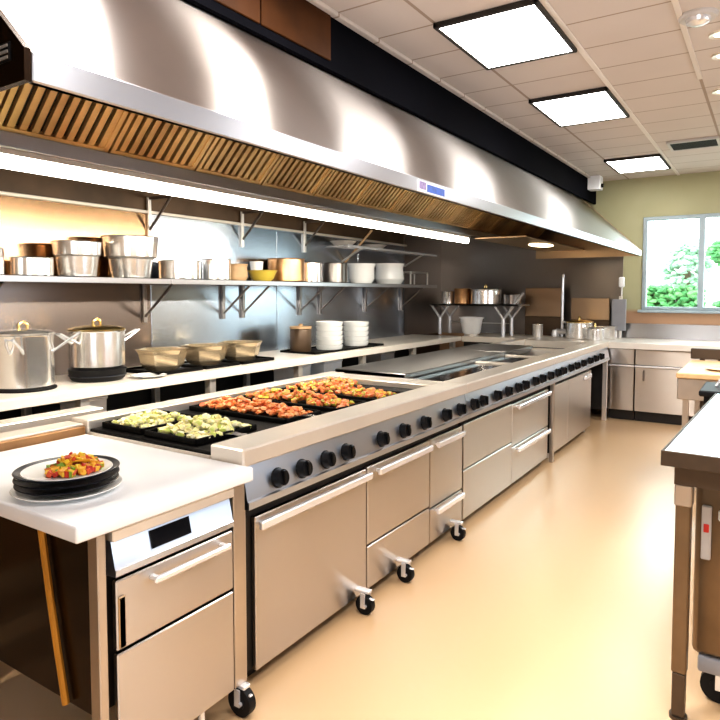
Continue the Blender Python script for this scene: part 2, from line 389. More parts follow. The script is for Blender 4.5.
hh = thing('house', (-1.5, 26, -.35), 'pale gabled house far outside behind the hedge', 'house')
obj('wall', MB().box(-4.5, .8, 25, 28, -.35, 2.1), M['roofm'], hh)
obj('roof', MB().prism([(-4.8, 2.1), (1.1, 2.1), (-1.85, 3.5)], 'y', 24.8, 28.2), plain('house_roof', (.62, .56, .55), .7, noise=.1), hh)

# ------------------------------------------------------------------ ceiling fittings
def ceiling_light(y0, y1, label):
    t = thing('ceiling_light', (-1.28, (y0+y1)/2, ZC-.03), label, 'ceiling light', 'recessed ceiling light panels')
    f = MB(); x0, x1 = -1.565, -1.0; z0, z1 = ZC-.03, ZC-.001; w = .022
    f.box(x0, x1, y0, y0+w, z0, z1, .003).box(x0, x1, y1-w, y1, z0, z1, .003).box(x0, x0+w, y0, y1, z0, z1, .003).box(x1-w, x1, y0, y1, z0, z1, .003)
    tag(obj('frame', f, M['dark'], t), 'thin black frame')
    obj('diffuser', MB().box(x0+.01, x1-.01, y0+.01, y1-.01, z0+.006, z1), M['diff'], t)
ceiling_light(3.13, 3.90, 'largest ceiling light panel, nearest the camera, in a black frame')
ceiling_light(4.73, 5.56, 'middle one of the three ceiling light panels in black frames')
ceiling_light(7.28, 8.10, 'ceiling light panel farthest off, next to the window wall')
sd = thing('smoke_detector', (-.36, 3.80, ZC-.05), 'round grey ceiling fitting in the top right corner of the view', 'smoke detector')
obj('base', MB().lathe((-.36, 3.80, ZC-.02), [(0, 0), (.085, 0), (.095, .01), (.095, .02)], 28), M['pcgrey'], sd)
obj('dome', MB().lathe((-.36, 3.80, ZC-.055), [(0, 0), (.03, .003), (.055, .015), (.06, .035)], 28), M['chrome'], sd)
for i, (x, y, lab) in enumerate(((-.275, 4.13, 'small round downlight at the right frame edge, nearest the grey ceiling detector'), (-.285, 4.50, 'second small round downlight along the right frame edge'), (-.335, 5.28, 'small round downlight at the right frame edge, farthest from the detector'))):
    t = thing('downlight', (x, y, ZC-.012), lab, 'downlight', 'small downlights at the right')
    obj('trim_ring', MB().lathe((x, y, ZC-.012), [(.035, .004), (.06, 0), (.062, .011)], 24), M['rail'], t)
    obj('lens', MB().lathe((x, y, ZC-.008), [(0, 0), (.036, 0), (.036, .007)], 24), M['lamp'], t)
v = thing('ceiling_vent', (-.66, 6.95, ZC-.03), 'dark slatted air vent in the ceiling before the window wall', 'vent')
vb = MB().box(-.86, -.46, 6.78, 7.12, ZC-.012, ZC-.001)
obj('backing', vb, M['dark'], v)
vf = MB(); vf.box(-.86, -.46, 6.76, 6.785, ZC-.025, ZC-.001).box(-.86, -.46, 7.115, 7.14, ZC-.025, ZC-.001).box(-.88, -.855, 6.76, 7.14, ZC-.025, ZC-.001).box(-.465, -.44, 6.76, 7.14, ZC-.025, ZC-.001)
obj('frame', vf, M['pcgrey'], v)
sl = MB()
for k in range(8): sl.box(-.855, -.465, 6.80+k*.04, 6.815+k*.04, ZC-.024, ZC-.010)
obj('slats', sl, M['dark'], v)
sb = thing('ceiling_speaker', (-1.86, 8.3, ZC-.16), 'small pale box fixed at the far end of the black soffit', 'speaker')
obj('housing', MB().box(-1.95, -1.80, 8.2, 8.36, ZC-.17, ZC-.001, .006), M['plastic'], sb)
obj('lens', MB().cyl((-1.80, 8.28, ZC-.12), (-1.775, 8.28, ZC-.12), .025), M['knob'], sb)

# ------------------------------------------------------------------ exhaust hood
HY0, HY1 = .75, 8.12
h = thing('exhaust_hood', (-2.0, 4.4, 1.94), 'long sloped brushed steel exhaust hood over the cooking line', 'exhaust hood')
cb = MB().prism([(-1.30, 2.0), (-2.0, 2.665), (-2.0, 2.64), (-1.315, 1.985)], 'y', HY0, HY1-.16)
cb.prism([(-1.30, 2.0), (-2.0, 2.665), (-2.0, 2.64), (-1.315, 1.985)], 'y', HY1-.158, HY1)
obj('canopy', cb, M['hood'], h)
obj('lip', MB().box(-1.322, -1.298, HY0, HY1, 1.938, 2.002, .004), M['lip'], h)
ep = MB().prism([(-1.30, 1.938), (-1.298, 2.004), (-1.995, 2.668), (-2.56, 2.668), (-2.56, 1.938)], 'y', HY0-.016, HY0-.001)
e = tag(obj('end_panel', ep, M['cartside'], h), 'dark brown end panel')
pb = MB(); pb.box(-1.405, -1.345, HY0-.020, HY0-.016, 1.985, 2.025, .001); pb.mi = 1
for k in range(3): pb.box(-1.398, -1.352, HY0-.022, HY0-.020, 1.990+k*.012, 1.996+k*.012)
obj('maker_plate', pb, [M['knob'], M['matsteel']], e)
obj('end_panel', MB().prism([(-1.30, 1.938), (-1.298, 2.004), (-1.995, 2.668), (-2.56, 2.668), (-2.56, 1.938)], 'y', HY1+.001, HY1+.016), M['brownsteel'], h)
obj('back_panel', MB().box(-2.56, -2.545, HY0, HY1, 2.06, 2.668).box(-2.545, -2.0, HY0, HY1, 2.655, 2.668), M['brownsteel'], h)
obj('grease_gutter', MB().box(-2.545, -2.475, HY0, HY1, 2.058, 2.12, .004), M['lip'], h)
lt = obj('lamp_housing', MB().box(-2.55, -2.485, HY0, 5.82, 2.035, 2.0575), M['matsteel'], h)
obj('light_tube', MB().box(-2.535, -2.490, HY0+.01, 5.80, 1.985, 2.034, .008), M['tube'], lt)
def filt(y0, y1):
    """one baffle filter: a frame with slats that run up the slope, dark slots between them"""
    b = MB(); s2 = math.sqrt(.5)
    def fb(u0, u1, a, c, d0, d1):   # u along slope, d normal offset (toward the room, down)
        P = lambda u, d: (-2.49+u*s2+d*s2, 2.125+u*s2-d*s2)
        b.prism([P(u0, d0), P(u1, d0), P(u1, d1), P(u0, d1)], 'y', a, c)
    L = .66
    b.mi = 1; fb(0, L, y0, y1, -.025, -.020); b.mi = 0
    fb(0, L, y0, y0+.022, -.02, .008); fb(0, L, y1-.022, y1, -.02, .008); fb(0, .02, y0, y1, -.02, .008); fb(L-.02, L, y0, y1, -.02, .008)
    n = 9; p = (y1-y0-.044)/n
    for k in range(n):
        yy = y0+.022+k*p; fb(.02, L-.02, yy+p*.42, yy+p, -.018, .002)
    return b
fw = .50; y = HY0+.03; first = None
for k in range(14):
    if first is None: first = obj('filter', filt(y, y+fw-.012), [M['filter'], M['dark']], h, ang=.3)
    else: dup_part(first, h, (0, k*fw, 0))
und = obj('underside_panel', MB().box(-2.474, -1.95, 5.9, HY1, 2.03, 2.045, .003), M['brownsteel'], h)
obj('recessed_lamp', MB().lathe((-2.15, 7.0, 2.020), [(0, 0), (.10, 0), (.115, .004), (.115, .008)], 24, 1, 2.2), M['lamp'], und)
bg = MB(); bg.box(-1.2985, -1.2965, 2.455, 2.745, 1.942, 1.992, .0008)
bg = obj('badge', bg, M['paper'], h); tag(bg, 'small white and blue sticker')
obj('blue_block', MB().box(-1.2968, -1.2955, 2.545, 2.725, 1.950, 1.983), M['blue'], bg)
obj('mauve_mark', MB().box(-1.2968, -1.2955, 2.472, 2.535, 1.955, 1.988), M['purple'], bg)

# ------------------------------------------------------------------ helpers for the cooking line
def bar_handle(x, y0, y1, z, parent, r=.011, so=.035):
    b = MB(); b.box(x+so-.014, x+so+.008, y0, y1, z-.016, z+.018, .005)
    for yy in (y0+.03, y1-.03): b.box(x, x+so-.008, yy-.009, yy+.009, z-.008, z+.008, .002)
    return obj('handle', b, M['chrome'], parent)
def front(name, parent, y0, y1, z0, z1, handle=None, x=-1.60, mat='door'):
    d = obj(name, MB().box(x-.022, x, y0+.005, y1-.005, z0+.004, z1-.004, .004), M[mat], parent)
    if handle is not None: bar_handle(x, y0+handle[0], y1-handle[1], z1-handle[2], d)
    return d
def caster(parent, x, y, r=.044, top=.115, rz=0.0):
    c = MB(); ca, sa = math.cos(rz), math.sin(rz)
    ax = Vector((sa, ca, 0))*.016
    p = Vector((x, y, r))
    w = obj('caster', MB().cyl(p-ax, p+ax, r, n=24).cyl(p-ax*1.15, p+ax*1.15, r*.5, n=16), M['rubber'], parent)
    f = MB(); ax2 = Vector((sa, ca, 0))*.024
    for sgn in (-1, 1):
        q = p+ax2*sgn
        f.box(q.x-.012, q.x+.012, q.y-.003, q.y+.003, r-.01, top-.012)
    f.box(x-.052, x+.026, y-.016, y+.016, top-.013, top, .002)
    f.cyl((x+.012, y+.03, r), (x+.012, y-.03, r), .008)
    f.box(x+.01, x+.048, y-.008, y+.008, r+.028, r+.036, .003)   # brake tab
    obj('fork', f, M['chrome'], w)
    return w
def knob(parent, y, z=.785, x=-1.575, r=.036):
    sl = .5
    n = Vector((.97, 0, .22)).normalized(); p = Vector((x-.008, y, z))
    b = MB(); b.cyl(p, p+n*.012, r*1.12, r*1.08, 20).cyl(p+n*.012, p+n*.04, r, r*.86, 20)
    k = obj('knob', b, M['knob'], parent)
    q = p+n*.04
    g = MB().box(q.x-.004, q.x+.012, y-.007, y+.007, z-.028+.008, z+.028+.008, .003)
    obj('grip', g, M['knob'], k)
    return k
def control_panel(parent, y0, y1):
    c = MB().prism([(-1.66, .868), (-1.592, .868), (-1.568, .742), (-1.560, .738), (-1.560, .712), (-1.66, .70)], 'y', y0, y1)
    return obj('control_panel', c, M['panel'], parent)
def carcass(parent, y0, y1, x0=-2.52):
    return obj('carcass', MB().box(x0, -1.625, y0, y1, .06, .70, .003), M['dark'], parent)

# ------------------------------------------------------------------ griddle range
g = thing('griddle_range', (-2.08, 2.66, 0), 'wide steel griddle range with food on its black plate, next to the white counter', 'range')
GY0, GY1 = 1.665, 3.655
carcass(g, GY0+.03, GY1-.01)
obj('side_panel', MB().box(-2.55, -1.60, GY0, GY0+.025, .05, .86, .002), M['door'], g)
obj('griddle_plate', MB().box(-2.50, -1.735, GY0-.005, 3.46, .845, .902, .004), M['black'], g)
tf = MB()
tf.box(-1.745, -1.575, GY0-.012, GY1, .868, .934, .006)      # front rail
tf.box(-2.62, -2.50, GY0-.012, GY1, .868, .940, .004)        # rear rail
tf.box(-2.50, -1.745, 3.46, GY1, .80, .934, .004)
tf.box(-2.50, -1.745, GY0-.012, GY0-.006, .86, .890)
obj('top_frame', tf, M['rail'], g)
control_panel(g, GY0, GY1-.002)
for yy in (1.843, 1.993, 2.158, 2.311, 2.615, 2.836, 3.073, 3.341, 3.545): knob(g, yy)
front('door', g, 1.735, 2.526, .055, .660, (.0, .01, .03))
front('drawer', g, 2.526, 3.198, .275, .665, (.06, .04, .035))
front('drawer', g, 2.526, 3.198, .055, .275)
front('drawer', g, 3.198, 3.655, .26, .668, (.04, .05, .04))
front('drawer', g, 3.198, 3.655, .055, .26, (.04, .05, .02))
for yy in (2.43, 2.82, 3.48): caster(g, -1.548, yy)
for yy in (1.9, 3.4): obj('foot', MB().cyl((-2.40, yy, 0), (-2.40, yy, .06), .02), M['matsteel'], g)
obj('kick_plate', MB().box(-1.69, -1.67, GY0+.04, GY1-.02, 0, .06), M['dark'], g)

# ------------------------------------------------------------------ hob range
g = thing('hob_range', (-2.08, 4.6, 0), 'middle steel range with black glass hobs between griddle range and end cabinet', 'range')
HB0, HB1 = 3.66, 5.595
carcass(g, HB0+.01, HB1-.05)
deck = MB()
deck.box(-1.745, -1.575, HB0, HB1, .868, .934, .006).box(-2.62, -1.745, HB0, HB1, .80, .905, .003)
obj('top_frame', deck, M['rail'], g)
rs = obj('rear_shelf', MB().box(-2.62, -2.04, HB0+.04, HB1, .904, .955, .006), M['top'], g)
obj('glass_hob', MB().box(-2.02, -1.755, HB0+.10, 4.86, .9045, .918, .003), M['gloss'], g)
obj('glass_hob', MB().box(-2.02, -1.755, 5.00, HB1-.03, .9045, .918, .003), M['gloss'], g)
obj('divider_strip', MB().box(-2.04, -1.745, 4.88, 4.98, .9045, .930, .003), M['rail'], g)
control_panel(g, HB0, HB1)
for yy in (3.757, 3.908, 4.163, 4.383, 4.599, 4.76, 5.008, 5.194, 5.421): knob(g, yy)
front('drawer', g, 3.665, 4.565, .375, .672)
front('drawer', g, 3.665, 4.565, .05, .375)
front('drawer', g, 4.565, 5.49, .335, .665, (.06, .05, .03))
front('drawer', g, 4.565, 5.49, .05, .335, (.06, .05, .03))
obj('post', MB().box(-1.605, -1.57, 5.545, 5.585, .0, .71, .003), M['post'], g)
obj('kick_plate', MB().box(-1.69, -1.67, HB0+.02, HB1-.08, 0, .06), M['dark'], g)
for yy in (3.85, 5.3): obj('foot', MB().cyl((-2.40, yy, 0), (-2.40, yy, .06), .02), M['matsteel'], g)

# ------------------------------------------------------------------ end cooker
g = thing('end_cooker', (-2.08, 6.7, 0), 'far steel cooker with a row of knobs and open end, nearest the window wall', 'range')
E0, E1 = 5.60, 7.80
obj('carcass', MB().box(-2.52, -1.625, E0+.02, 7.07, .06, .70, .003), M['dark'], g)
deck = MB()
deck.box(-1.745, -1.575, E0, E1, .868, .934, .006).box(-2.62, -2.50, E0, E1, .80, .934, .004)
for a, b_ in ((E0, E0+.06), (6.35, 6.50), (7.55, E1)): deck.box(-2.50, -1.745, a, b_, .80, .928, .004)
obj('top_frame', deck, M['rail'], g)
obj('well', MB().box(-2.50, -1.745, E0+.06, 6.35, .78, .845), M['dark'], g)
obj('well', MB().box(-2.50, -1.745, 6.50, 7.55, .78, .845), M['dark'], g)
obj('rear_shelf', MB().box(-2.62, -2.04, E0, 6.42, .935, .955, .005).box(-2.07, -2.04, E0, 6.42, .90, .935), M['top'], g)
control_panel(g, E0, E1)
for yy in (5.634+.02, 5.828, 6.086, 6.311, 6.563, 6.858, 7.108, 7.373): knob(g, yy)
front('door', g, 5.64, 6.14, .05, .672)
d = front('door', g, 6.14, 7.07, .05, .672)
obj('handle', MB().box(-1.60, -1.572, 6.72, 6.98, .595, .640, .006), M['chrome'], d)
obj('leg', MB().box(-1.625, -1.575, 7.72, 7.77, 0, .71, .003), M['matsteel'], g)
obj('leg', MB().box(-2.55, -2.50, 7.72, 7.77, 0, .80, .003), M['matsteel'], g)
obj('foot', MB().cyl((-1.66, 7.0, 0), (-1.66, 7.0, .06), .02), M['matsteel'], g)
obj('foot', MB().cyl((-1.66, 5.7, 0), (-1.66, 5.7, .06), .02), M['matsteel'], g)
obj('gas_pipe', MB().tube([(-1.80, 7.08, .30), (-1.80, 7.74, .30)], .025).tube([(-1.85, 7.08, .16), (-1.85, 7.74, .16)], .03).cyl((-1.76, 7.45, .16), (-1.70, 7.45, .16), .05), M['chrome'], g)
obj('pipe_bracket', MB().box(-1.87, -1.78, 7.70, 7.74, .1, .72), M['dark'], g)

# ------------------------------------------------------------------ white topped counter at the near end
c = thing('counter_cabinet', (-1.98, 1.33, 0), 'steel drawer cabinet with dark side under the white worktop, nearest the camera', 'cabinet')
CX = -1.535
obj('carcass', MB().box(-2.45, CX-.03, 1.055, 1.60, .30, .832, .003), M['dark'], c)
tag(obj('side_panel', MB().box(-2.47, CX-.035, 1.035, 1.054, .30, .832, .003), M['cartside'], c), 'bronze black side panel')
for nm, y0, y1 in (('post', 1.030, 1.058), ('post', 1.555, 1.612)):
    obj(nm, MB().box(CX-.04, CX+.006, y0, y1, .115, .832, .003), M['post'], c)
obj('top_rail', MB().box(CX-.03, CX+.012, 1.076, 1.554, .800, .832, .003), M['rail'], c)
fp = MB().prism([(CX-.03, .799), (CX-.006, .799), (CX+.012, .722), (CX+.016, .718), (CX+.016, .700), (CX-.03, .695)], 'y', 1.080, 1.545)
fp = obj('display_panel', fp, M['panel'], c)
obj('display', MB().prism([(CX-.004, .788), (CX+.001, .790), (CX+.013, .738), (CX+.008, .736)], 'y', 1.21, 1.36), M['gloss'], fp)
d = front('drawer', c, 1.078, 1.550, .478, .690, None, x=CX+.012)
hb2 = MB(); hb2.box(CX+.035, CX+.052, 1.19, 1.50, .645, .665, .005)
for yy in (1.205, 1.485): hb2.box(CX+.010, CX+.04, yy-.01, yy+.01, .648, .662, .003)
obj('handle', hb2, M['chrome'], d)
obj('finger_pull', MB().box(CX+.012, CX+.020, 1.085, 1.108, .49, .64, .003), M['brownsteel'], d)
front('drawer', c, 1.078, 1.550, .115, .476, None, x=CX+.012)
caster(c, CX+.0, 1.592, .052, .115)
caster(c, CX+.0, 1.12, .05, .115)
caster(c, -2.40, 1.12, .05, .30)
caster(c, -2.40, 1.55, .05, .30)
obj('drain_pipe', MB().tube([(CX-.02, 1.42, .115), (CX-.02, 1.42, .03)], .012), M['chrome'], c)
obj('amber_streak', MB().tube([(-1.785, 1.018, .832), (-1.765, 1.018, .72), (-1.742, 1.018, .60), (-1.712, 1.018, .46), (-1.678, 1.018, .31)], .011, 8), plain('amber_streak_tint', (.55, .26, .04), .3, .3, noise=.1), c)  # amber tube added to draw the golden reflection streak on the side panel
solo('worktop', MB().box(-2.49, -1.512, .958, 1.640, .836, .885, .008, 3), M['white'], 'thick white worktop carrying the stack of plates', 'worktop')
# steel rear ledges that run on toward the camera behind the worktop
t = thing('rear_ledge', (-2.65, .9, 0), 'two-step steel ledge behind the white worktop', 'ledge')
obj('lower_step', MB().box(-2.63, -2.505, -.4, 1.645, .40, .915, .004), M['ledgebrown'], t)
obj('step_cap', MB().box(-2.635, -2.52, -.4, 1.645, .9155, .925, .002), M['rail'], t)
obj('upper_rail', MB().box(-2.86, -2.74, -.4, 1.9, .895, .935, .004), M['rail'], t)
for yy in (0, .8, 1.6):
    obj('leg', MB().box(-2.84, -2.80, yy, yy+.04, 0, .895), M['dark'], t)
for yy in (0, 1.5): obj('leg', MB().box(-2.60, -2.56, yy, yy+.04, 0, .40), M['dark'], t)

# plates and food on the worktop
PX, PY, PZ = -1.82, 1.13, .886
def plate(name, z, r, mat, label, th=.018, group=None):
    b = MB().lathe((PX, PY, z), [(0, 0), (r*.62, 0), (r*.66, .002), (r*.97, th*.75), (r, th), (r*.985, th+.002), (r*.9, th*.85), (r*.68, .008), (0, .006)], 48)
    return solo(name, b, M[mat], label, 'plate', group)
plate('plate', PZ, .160, 'ceram', 'white plate at the bottom of the plate stack', .016)
plate('plate', PZ+.014, .150, 'dpl', 'lower one of the two bare black plates, on the white plate')
plate('plate', PZ+.032, .152, 'dpl', 'black plate in the middle of the stack, under the served plate')
tp = plate('plate', PZ+.050, .153, 'dpl', 'topmost black-rimmed plate with a white centre holding the salad', .020)
lin = MB().lathe((PX, PY, PZ+.0565), [(0, 0), (.10, 0), (.132, .0105), (.130, .0125), (.10, .003), (0, .003)], 48)
tag(obj('white_centre', lin, M['ceram'], tp), 'white plate centre')
fb_ = MB()
for i in range(150):
    a = R.uniform(0, 2*PI); q = math.sqrt(R.random()); rr = q*.075
    fb_.chunk((PX+.015+rr*math.cos(a)*.9, PY+.015+rr*math.sin(a)*1.1, PZ+.068+(1-q)*R.uniform(0, .055)), R.uniform(.010, .019))
for i in range(30):
    a = R.uniform(0, 2*PI); q = math.sqrt(R.random()); rr = q*.07
    p0 = Vector((PX+.015+rr*math.cos(a), PY+.015+rr*math.sin(a), PZ+.072+(1-q)*.05)); dd = Vector((R.uniform(-1, 1), R.uniform(-1, 1), R.uniform(-.2, .3)))*.02
    fb_.tube([p0-dd, p0, p0+dd], .004, 6)
solo('chopped_salad', fb_, M['salad'], 'heap of orange, red and green chopped salad on the top plate', 'food', kind='stuff', smooth=False)

# trays and food on the griddle
def tray(name, x0, x1, y0, y1, label, z=.903, hgt=.022, handle=None, cat='tray', group=None):
    t = thing(name, ((x0+x1)/2, (y0+y1)/2, z), label, cat, group)
    b = MB(); b.box(x0, x1, y0, y1, z, z+.006, .002)
    w_ = .010
    b.box(x0, x1, y0, y0+w_, z, z+hgt, .003).box(x0, x1, y1-w_, y1, z, z+hgt, .003).box(x0, x0+w_, y0, y1, z, z+hgt, .003).box(x1-w_, x1, y0, y1, z, z+hgt, .003)
    obj('pan', b, M['black'], t)
    if handle:
        ym = (y0+y1)/2
        obj('handle', MB().prism([(x1, ym-.035), (x1+.05, ym-.02), (x1+handle, ym-.028), (x1+handle+.01, ym), (x1+handle, ym+.028), (x1+.05, ym+.02), (x1, ym+.035)], 'z', z+.014, z+.022), M['gloss'], t)
    return t
def heap(name, x0, x1, y0, y1, z, n, mat, label, hgt, e, skew=0, shape='blob'):
    b = MB(); xm = (x0+x1)/2; ym = (y0+y1)/2
    for i in range(n):
        u = R.uniform(-1, 1); w_ = R.uniform(-1, 1)
        k = (1-abs(u)**4)*(1-w_*w_)
        p = (xm+u*(x1-x0)/2, ym+w_*(y1-y0)/2+skew*u, z+e*.5+R.uniform(0, 1)*hgt*max(k, .05))
        if shape == 'blob': b.blob(p, (e*R.uniform(.8, 1.3), e*R.uniform(.7, 1.1), e*.7), .2)
        else: b.chunk(p, e*R.uniform(1.2, 2))
    return solo(name, b, M[mat], label, 'food', kind='stuff', smooth=(shape == 'blob'))
tray('sizzle_pan', -2.47, -2.20, 1.70, 2.04, 'black pan of yellow vegetables at the rear corner of the griddle', hgt=.026)
heap('cooked_vegetables', -2.44, -2.22, 1.74, 2.0, .912, 110, 'egg', 'yellow green vegetables in the smaller heap at the rear griddle corner', .045, .017)
tray('sizzle_pan', -2.17, -1.86, 1.69, 2.04, 'black pan of yellow vegetables with a handle, at the near griddle edge', hgt=.026, handle=.10)
heap('cooked_vegetables', -2.14, -1.87, 1.73, 2.01, .912, 150, 'egg', 'yellow green vegetables in the larger heap, in the pan with a handle', .055, .018)
tray('griddle_tray', -2.47, -1.83, 2.20, 2.47, 'low black tray under the nearest row of grilled meat', handle=.09)
heap('grilled_meat', -2.46, -1.84, 2.27, 2.41, .910, 200, 'meat', 'nearest long row of orange grilled meat on the griddle', .050, .018)
tray('griddle_tray', -2.47, -1.79, 2.55, 2.82, 'low black tray under the middle row of meat and peppers')
heap('grilled_meat', -2.46, -1.80, 2.61, 2.75, .910, 190, 'meatveg', 'middle long row of grilled meat mixed with yellow peppers', .045, .020)
tray('griddle_tray', -2.47, -1.77, 2.90, 3.20, 'low black tray under the row of meat second from the griddle far end')
heap('grilled_meat', -2.46, -1.78, 2.97, 3.12, .910, 190, 'meatveg', 'long row of grilled meat second from the far end of the griddle', .045, .020)
heap('grilled_peppers', -2.46, -2.20, 3.26, 3.40, .903, 40, 'meatveg', 'short row of yellow and orange peppers at the far rear of the griddle', .035, .020)

# ------------------------------------------------------------------ back counter along the left wall
wt = thing('wall_counter', (-3.82, 3.9, 0), 'long pale counter along the left wall, under the steel shelf', 'counter')
obj('worktop', MB().box(-4.185, -3.45, -.6, 7.80, .885, .922, .004), M['cream'], wt)
obj('front_edge', MB().box(-3.462, -3.445, -.6, 7.80, .862, .918, .003), M['cream'], wt)
obj('undershelf', MB().box(-4.15, -3.50, -.6, 7.78, .42, .45), M['dark'], wt)
obj('back_panel', MB().box(-4.18, -4.16, -.6, 7.78, .05, .884), M['dark'], wt)
for yy in (-.4, 1.0, 2.25, 3.30, 4.35, 5.4, 6.5, 7.6):
    obj('leg', MB().box(-3.53, -3.47, yy, yy+.06, 0, .884, .003), M['matsteel'], wt)
    obj('leg', MB().box(-4.14, -4.09, yy, yy+.05, 0, .884, .003), M['matsteel'], wt)
for i, (yy, wd, mt, lab) in enumerate(((2.33, .16, 'plastic', 'pale bin under the counter near the stockpots'), (4.42, .22, 'softblue', 'pale blue bin under the counter, left one of two'), (4.85, .30, 'softblue', 'wide pale blue bin under the counter, right one of two'), (5.9, .3, 'grey', 'grey bin under the counter beyond the plates'))):
    t = thing('storage_bin', (-3.68, yy+wd/2, .451), lab, 'bin', 'bins on the undershelf')
    obj('box', MB().prism([(yy+.01, .451), (yy+wd-.01, .451), (yy+wd, .82), (yy, .82)], 'x', -3.82, -3.56), M[mt], t)
    obj('lid', MB().box(-3.83, -3.55, yy-.006, yy+wd+.006, .82, .845, .006), M[mt], t)

def pot(name, y, x, z, r, hgt, label, mat='pot', lid=False, handles=True, taper=0.0, rim='pot', long_handle=None, cat='pot', group=None, n=40):
    t = thing(name, (x, y, z), label, cat, group)
    rb = r*(1-taper)
    prof = [(0, 0), (rb*.93, 0), (rb, hgt*.04), (r, hgt*.97), (r*1.035, hgt), (r*1.02, hgt+.004), (r*.96, hgt*.98), (rb*.95, hgt*.06), (0, hgt*.05)]
    obj('vessel', MB().lathe((x, y, z), prof, n), M[mat], t)
    if lid:
        l = obj('lid', MB().lathe((x, y, z+hgt+.003), [(r*1.03, 0), (r*1.04, .010), (r*.85, .022), (r*.25, .034), (0, .036)], n), M[rim], t)
        k = MB().tube([(x, y-r*.16, z+hgt+.030), (x, y-r*.15, z+hgt+.060), (x, y-r*.06, z+hgt+.075), (x, y+r*.06, z+hgt+.075), (x, y+r*.15, z+hgt+.060), (x, y+r*.16, z+hgt+.030)], .009, 8)
        obj('lid_handle', k, M['brass'], l)
    if handles:
        for s_ in (-1, 1):
            hy = y+s_*r
            k = MB().tube([(x+.05, hy-s_*.01, z+hgt*.80), (x+.045, hy+s_*.05, z+hgt*.83), (x, hy+s_*.062, z+hgt*.84), (x-.045, hy+s_*.05, z+hgt*.83), (x-.05, hy-s_*.01, z+hgt*.80)], .008, 8)
            obj('handle', k, M['chrome'], t)
    for dx, dy, L, dz in (long_handle or ()):
        sd_ = Vector((-dy, dx, 0))*.035
        p0 = Vector((x+dx*r*.98, y+dy*r*.98, z+hgt*.68)); p1 = p0+Vector((dx*L, dy*L, dz))
        obj('handle', MB().tube([p0-sd_, p0.lerp(p1, .5)-sd_*.9, p1-sd_*.5, p1+sd_*.5, p0.lerp(p1, .5)+sd_*.9, p0+sd_], .008, 8), M['chrome'], t)
    return t
M['basin'] = plain('basin_steel', (.84, .68, .46), .26, .75, noise=.12)
def bowl(name, y, x, z, r, hgt, label, mat='matsteel', cat='bowl', sq=False, group=None, base=.45, n=None):
    n = n or (6 if sq else 36)
    prof = [(0, 0), (r*base, 0), (r*(base+.2), hgt*.25), (r*.9, hgt*.8), (r, hgt), (r*1.03, hgt+.003), (r*.97, hgt*.99), (r*.85, hgt*.8), (r*(base+.12), hgt*.28), (0, hgt*.08)]
    return solo(name, MB().lathe((x, y, z), prof, n), M[mat], label, cat, group, smooth=not sq)

# things on the back counter
CZ = .9225
pot('stockpot', 2.065, -3.75, CZ+.012, .168, .315, 'tall steel stockpot at the left frame edge, on a black mat', lid=True, rim='pot', handles=False, long_handle=((.62, .78, .15, .11), (.75, -.66, .15, .09)))
solo('mat', MB().lathe((-3.75, 2.065, CZ), [(0, 0), (.178, 0), (.178, .011), (0, .011)], 32), M['rubber'], 'round black mat under the leftmost stockpot', 'mat')
hp = thing('hot_plate', (-3.75, 2.56, CZ), 'round black hot plate under the lidded stockpot', 'hot plate')
obj('body', MB().lathe((-3.75, 2.56, CZ), [(0, 0), (.155, 0), (.17, .015), (.182, .07), (.186, .078), (.17, .084), (0, .084)], 36), M['rubber'], hp)
obj('ring', MB().lathe((-3.75, 2.56, CZ+.030), [(.178, 0), (.182, .004), (.181, .010)], 36), M['dpl'], hp)
s2 = pot('stockpot', 2.56, -3.75, CZ+.088, .174, .24, 'steel stockpot with a brass-trimmed lid, on the round hot plate', lid=True, rim='brass', handles=False, long_handle=((.1, .995, .13, .07), (.1, -.995, .12, .07)))
solo('flat_dish', MB().lathe((-3.56, 2.82, CZ), [(0, 0), (.07, 0), (.12, .016), (.118, .018), (.07, .006), (0, .006)], 32), M['ceram'], 'small pale dish beside the hot plate', 'dish')
for y0, y1, lab in ((2.90, 3.31, 'black rectangular tray under the nearest metal basin'), (3.34, 3.70, 'black rectangular tray under the middle metal basin'), (3.73, 4.12, 'black rectangular tray under the farthest metal basin')):
    solo('tray', MB().box(-3.96, -3.55, y0, y1, CZ, CZ+.012, .003).box(-3.96, -3.55, y0, y0+.012, CZ+.012, CZ+.026, .003).box(-3.96, -3.55, y1-.012, y1, CZ+.012, CZ+.026, .003).box(-3.96, -3.948, y0, y1, CZ+.012, CZ+.026, .003).box(-3.562, -3.55, y0, y1, CZ+.012, CZ+.026, .003), M['black'], lab, 'tray', 'black trays on the back counter')
for yy, lab in ((3.10, 'faceted flared metal basin nearest the stockpots'), (3.52, 'faceted flared metal basin in the middle of three'), (3.92, 'faceted flared metal basin farthest from the stockpots')):
    bowl('basin', yy, -3.75, CZ+.0125, .192, .150, lab, 'basin', sq=True, cat='basin', group='metal basins on black trays', base=.6)
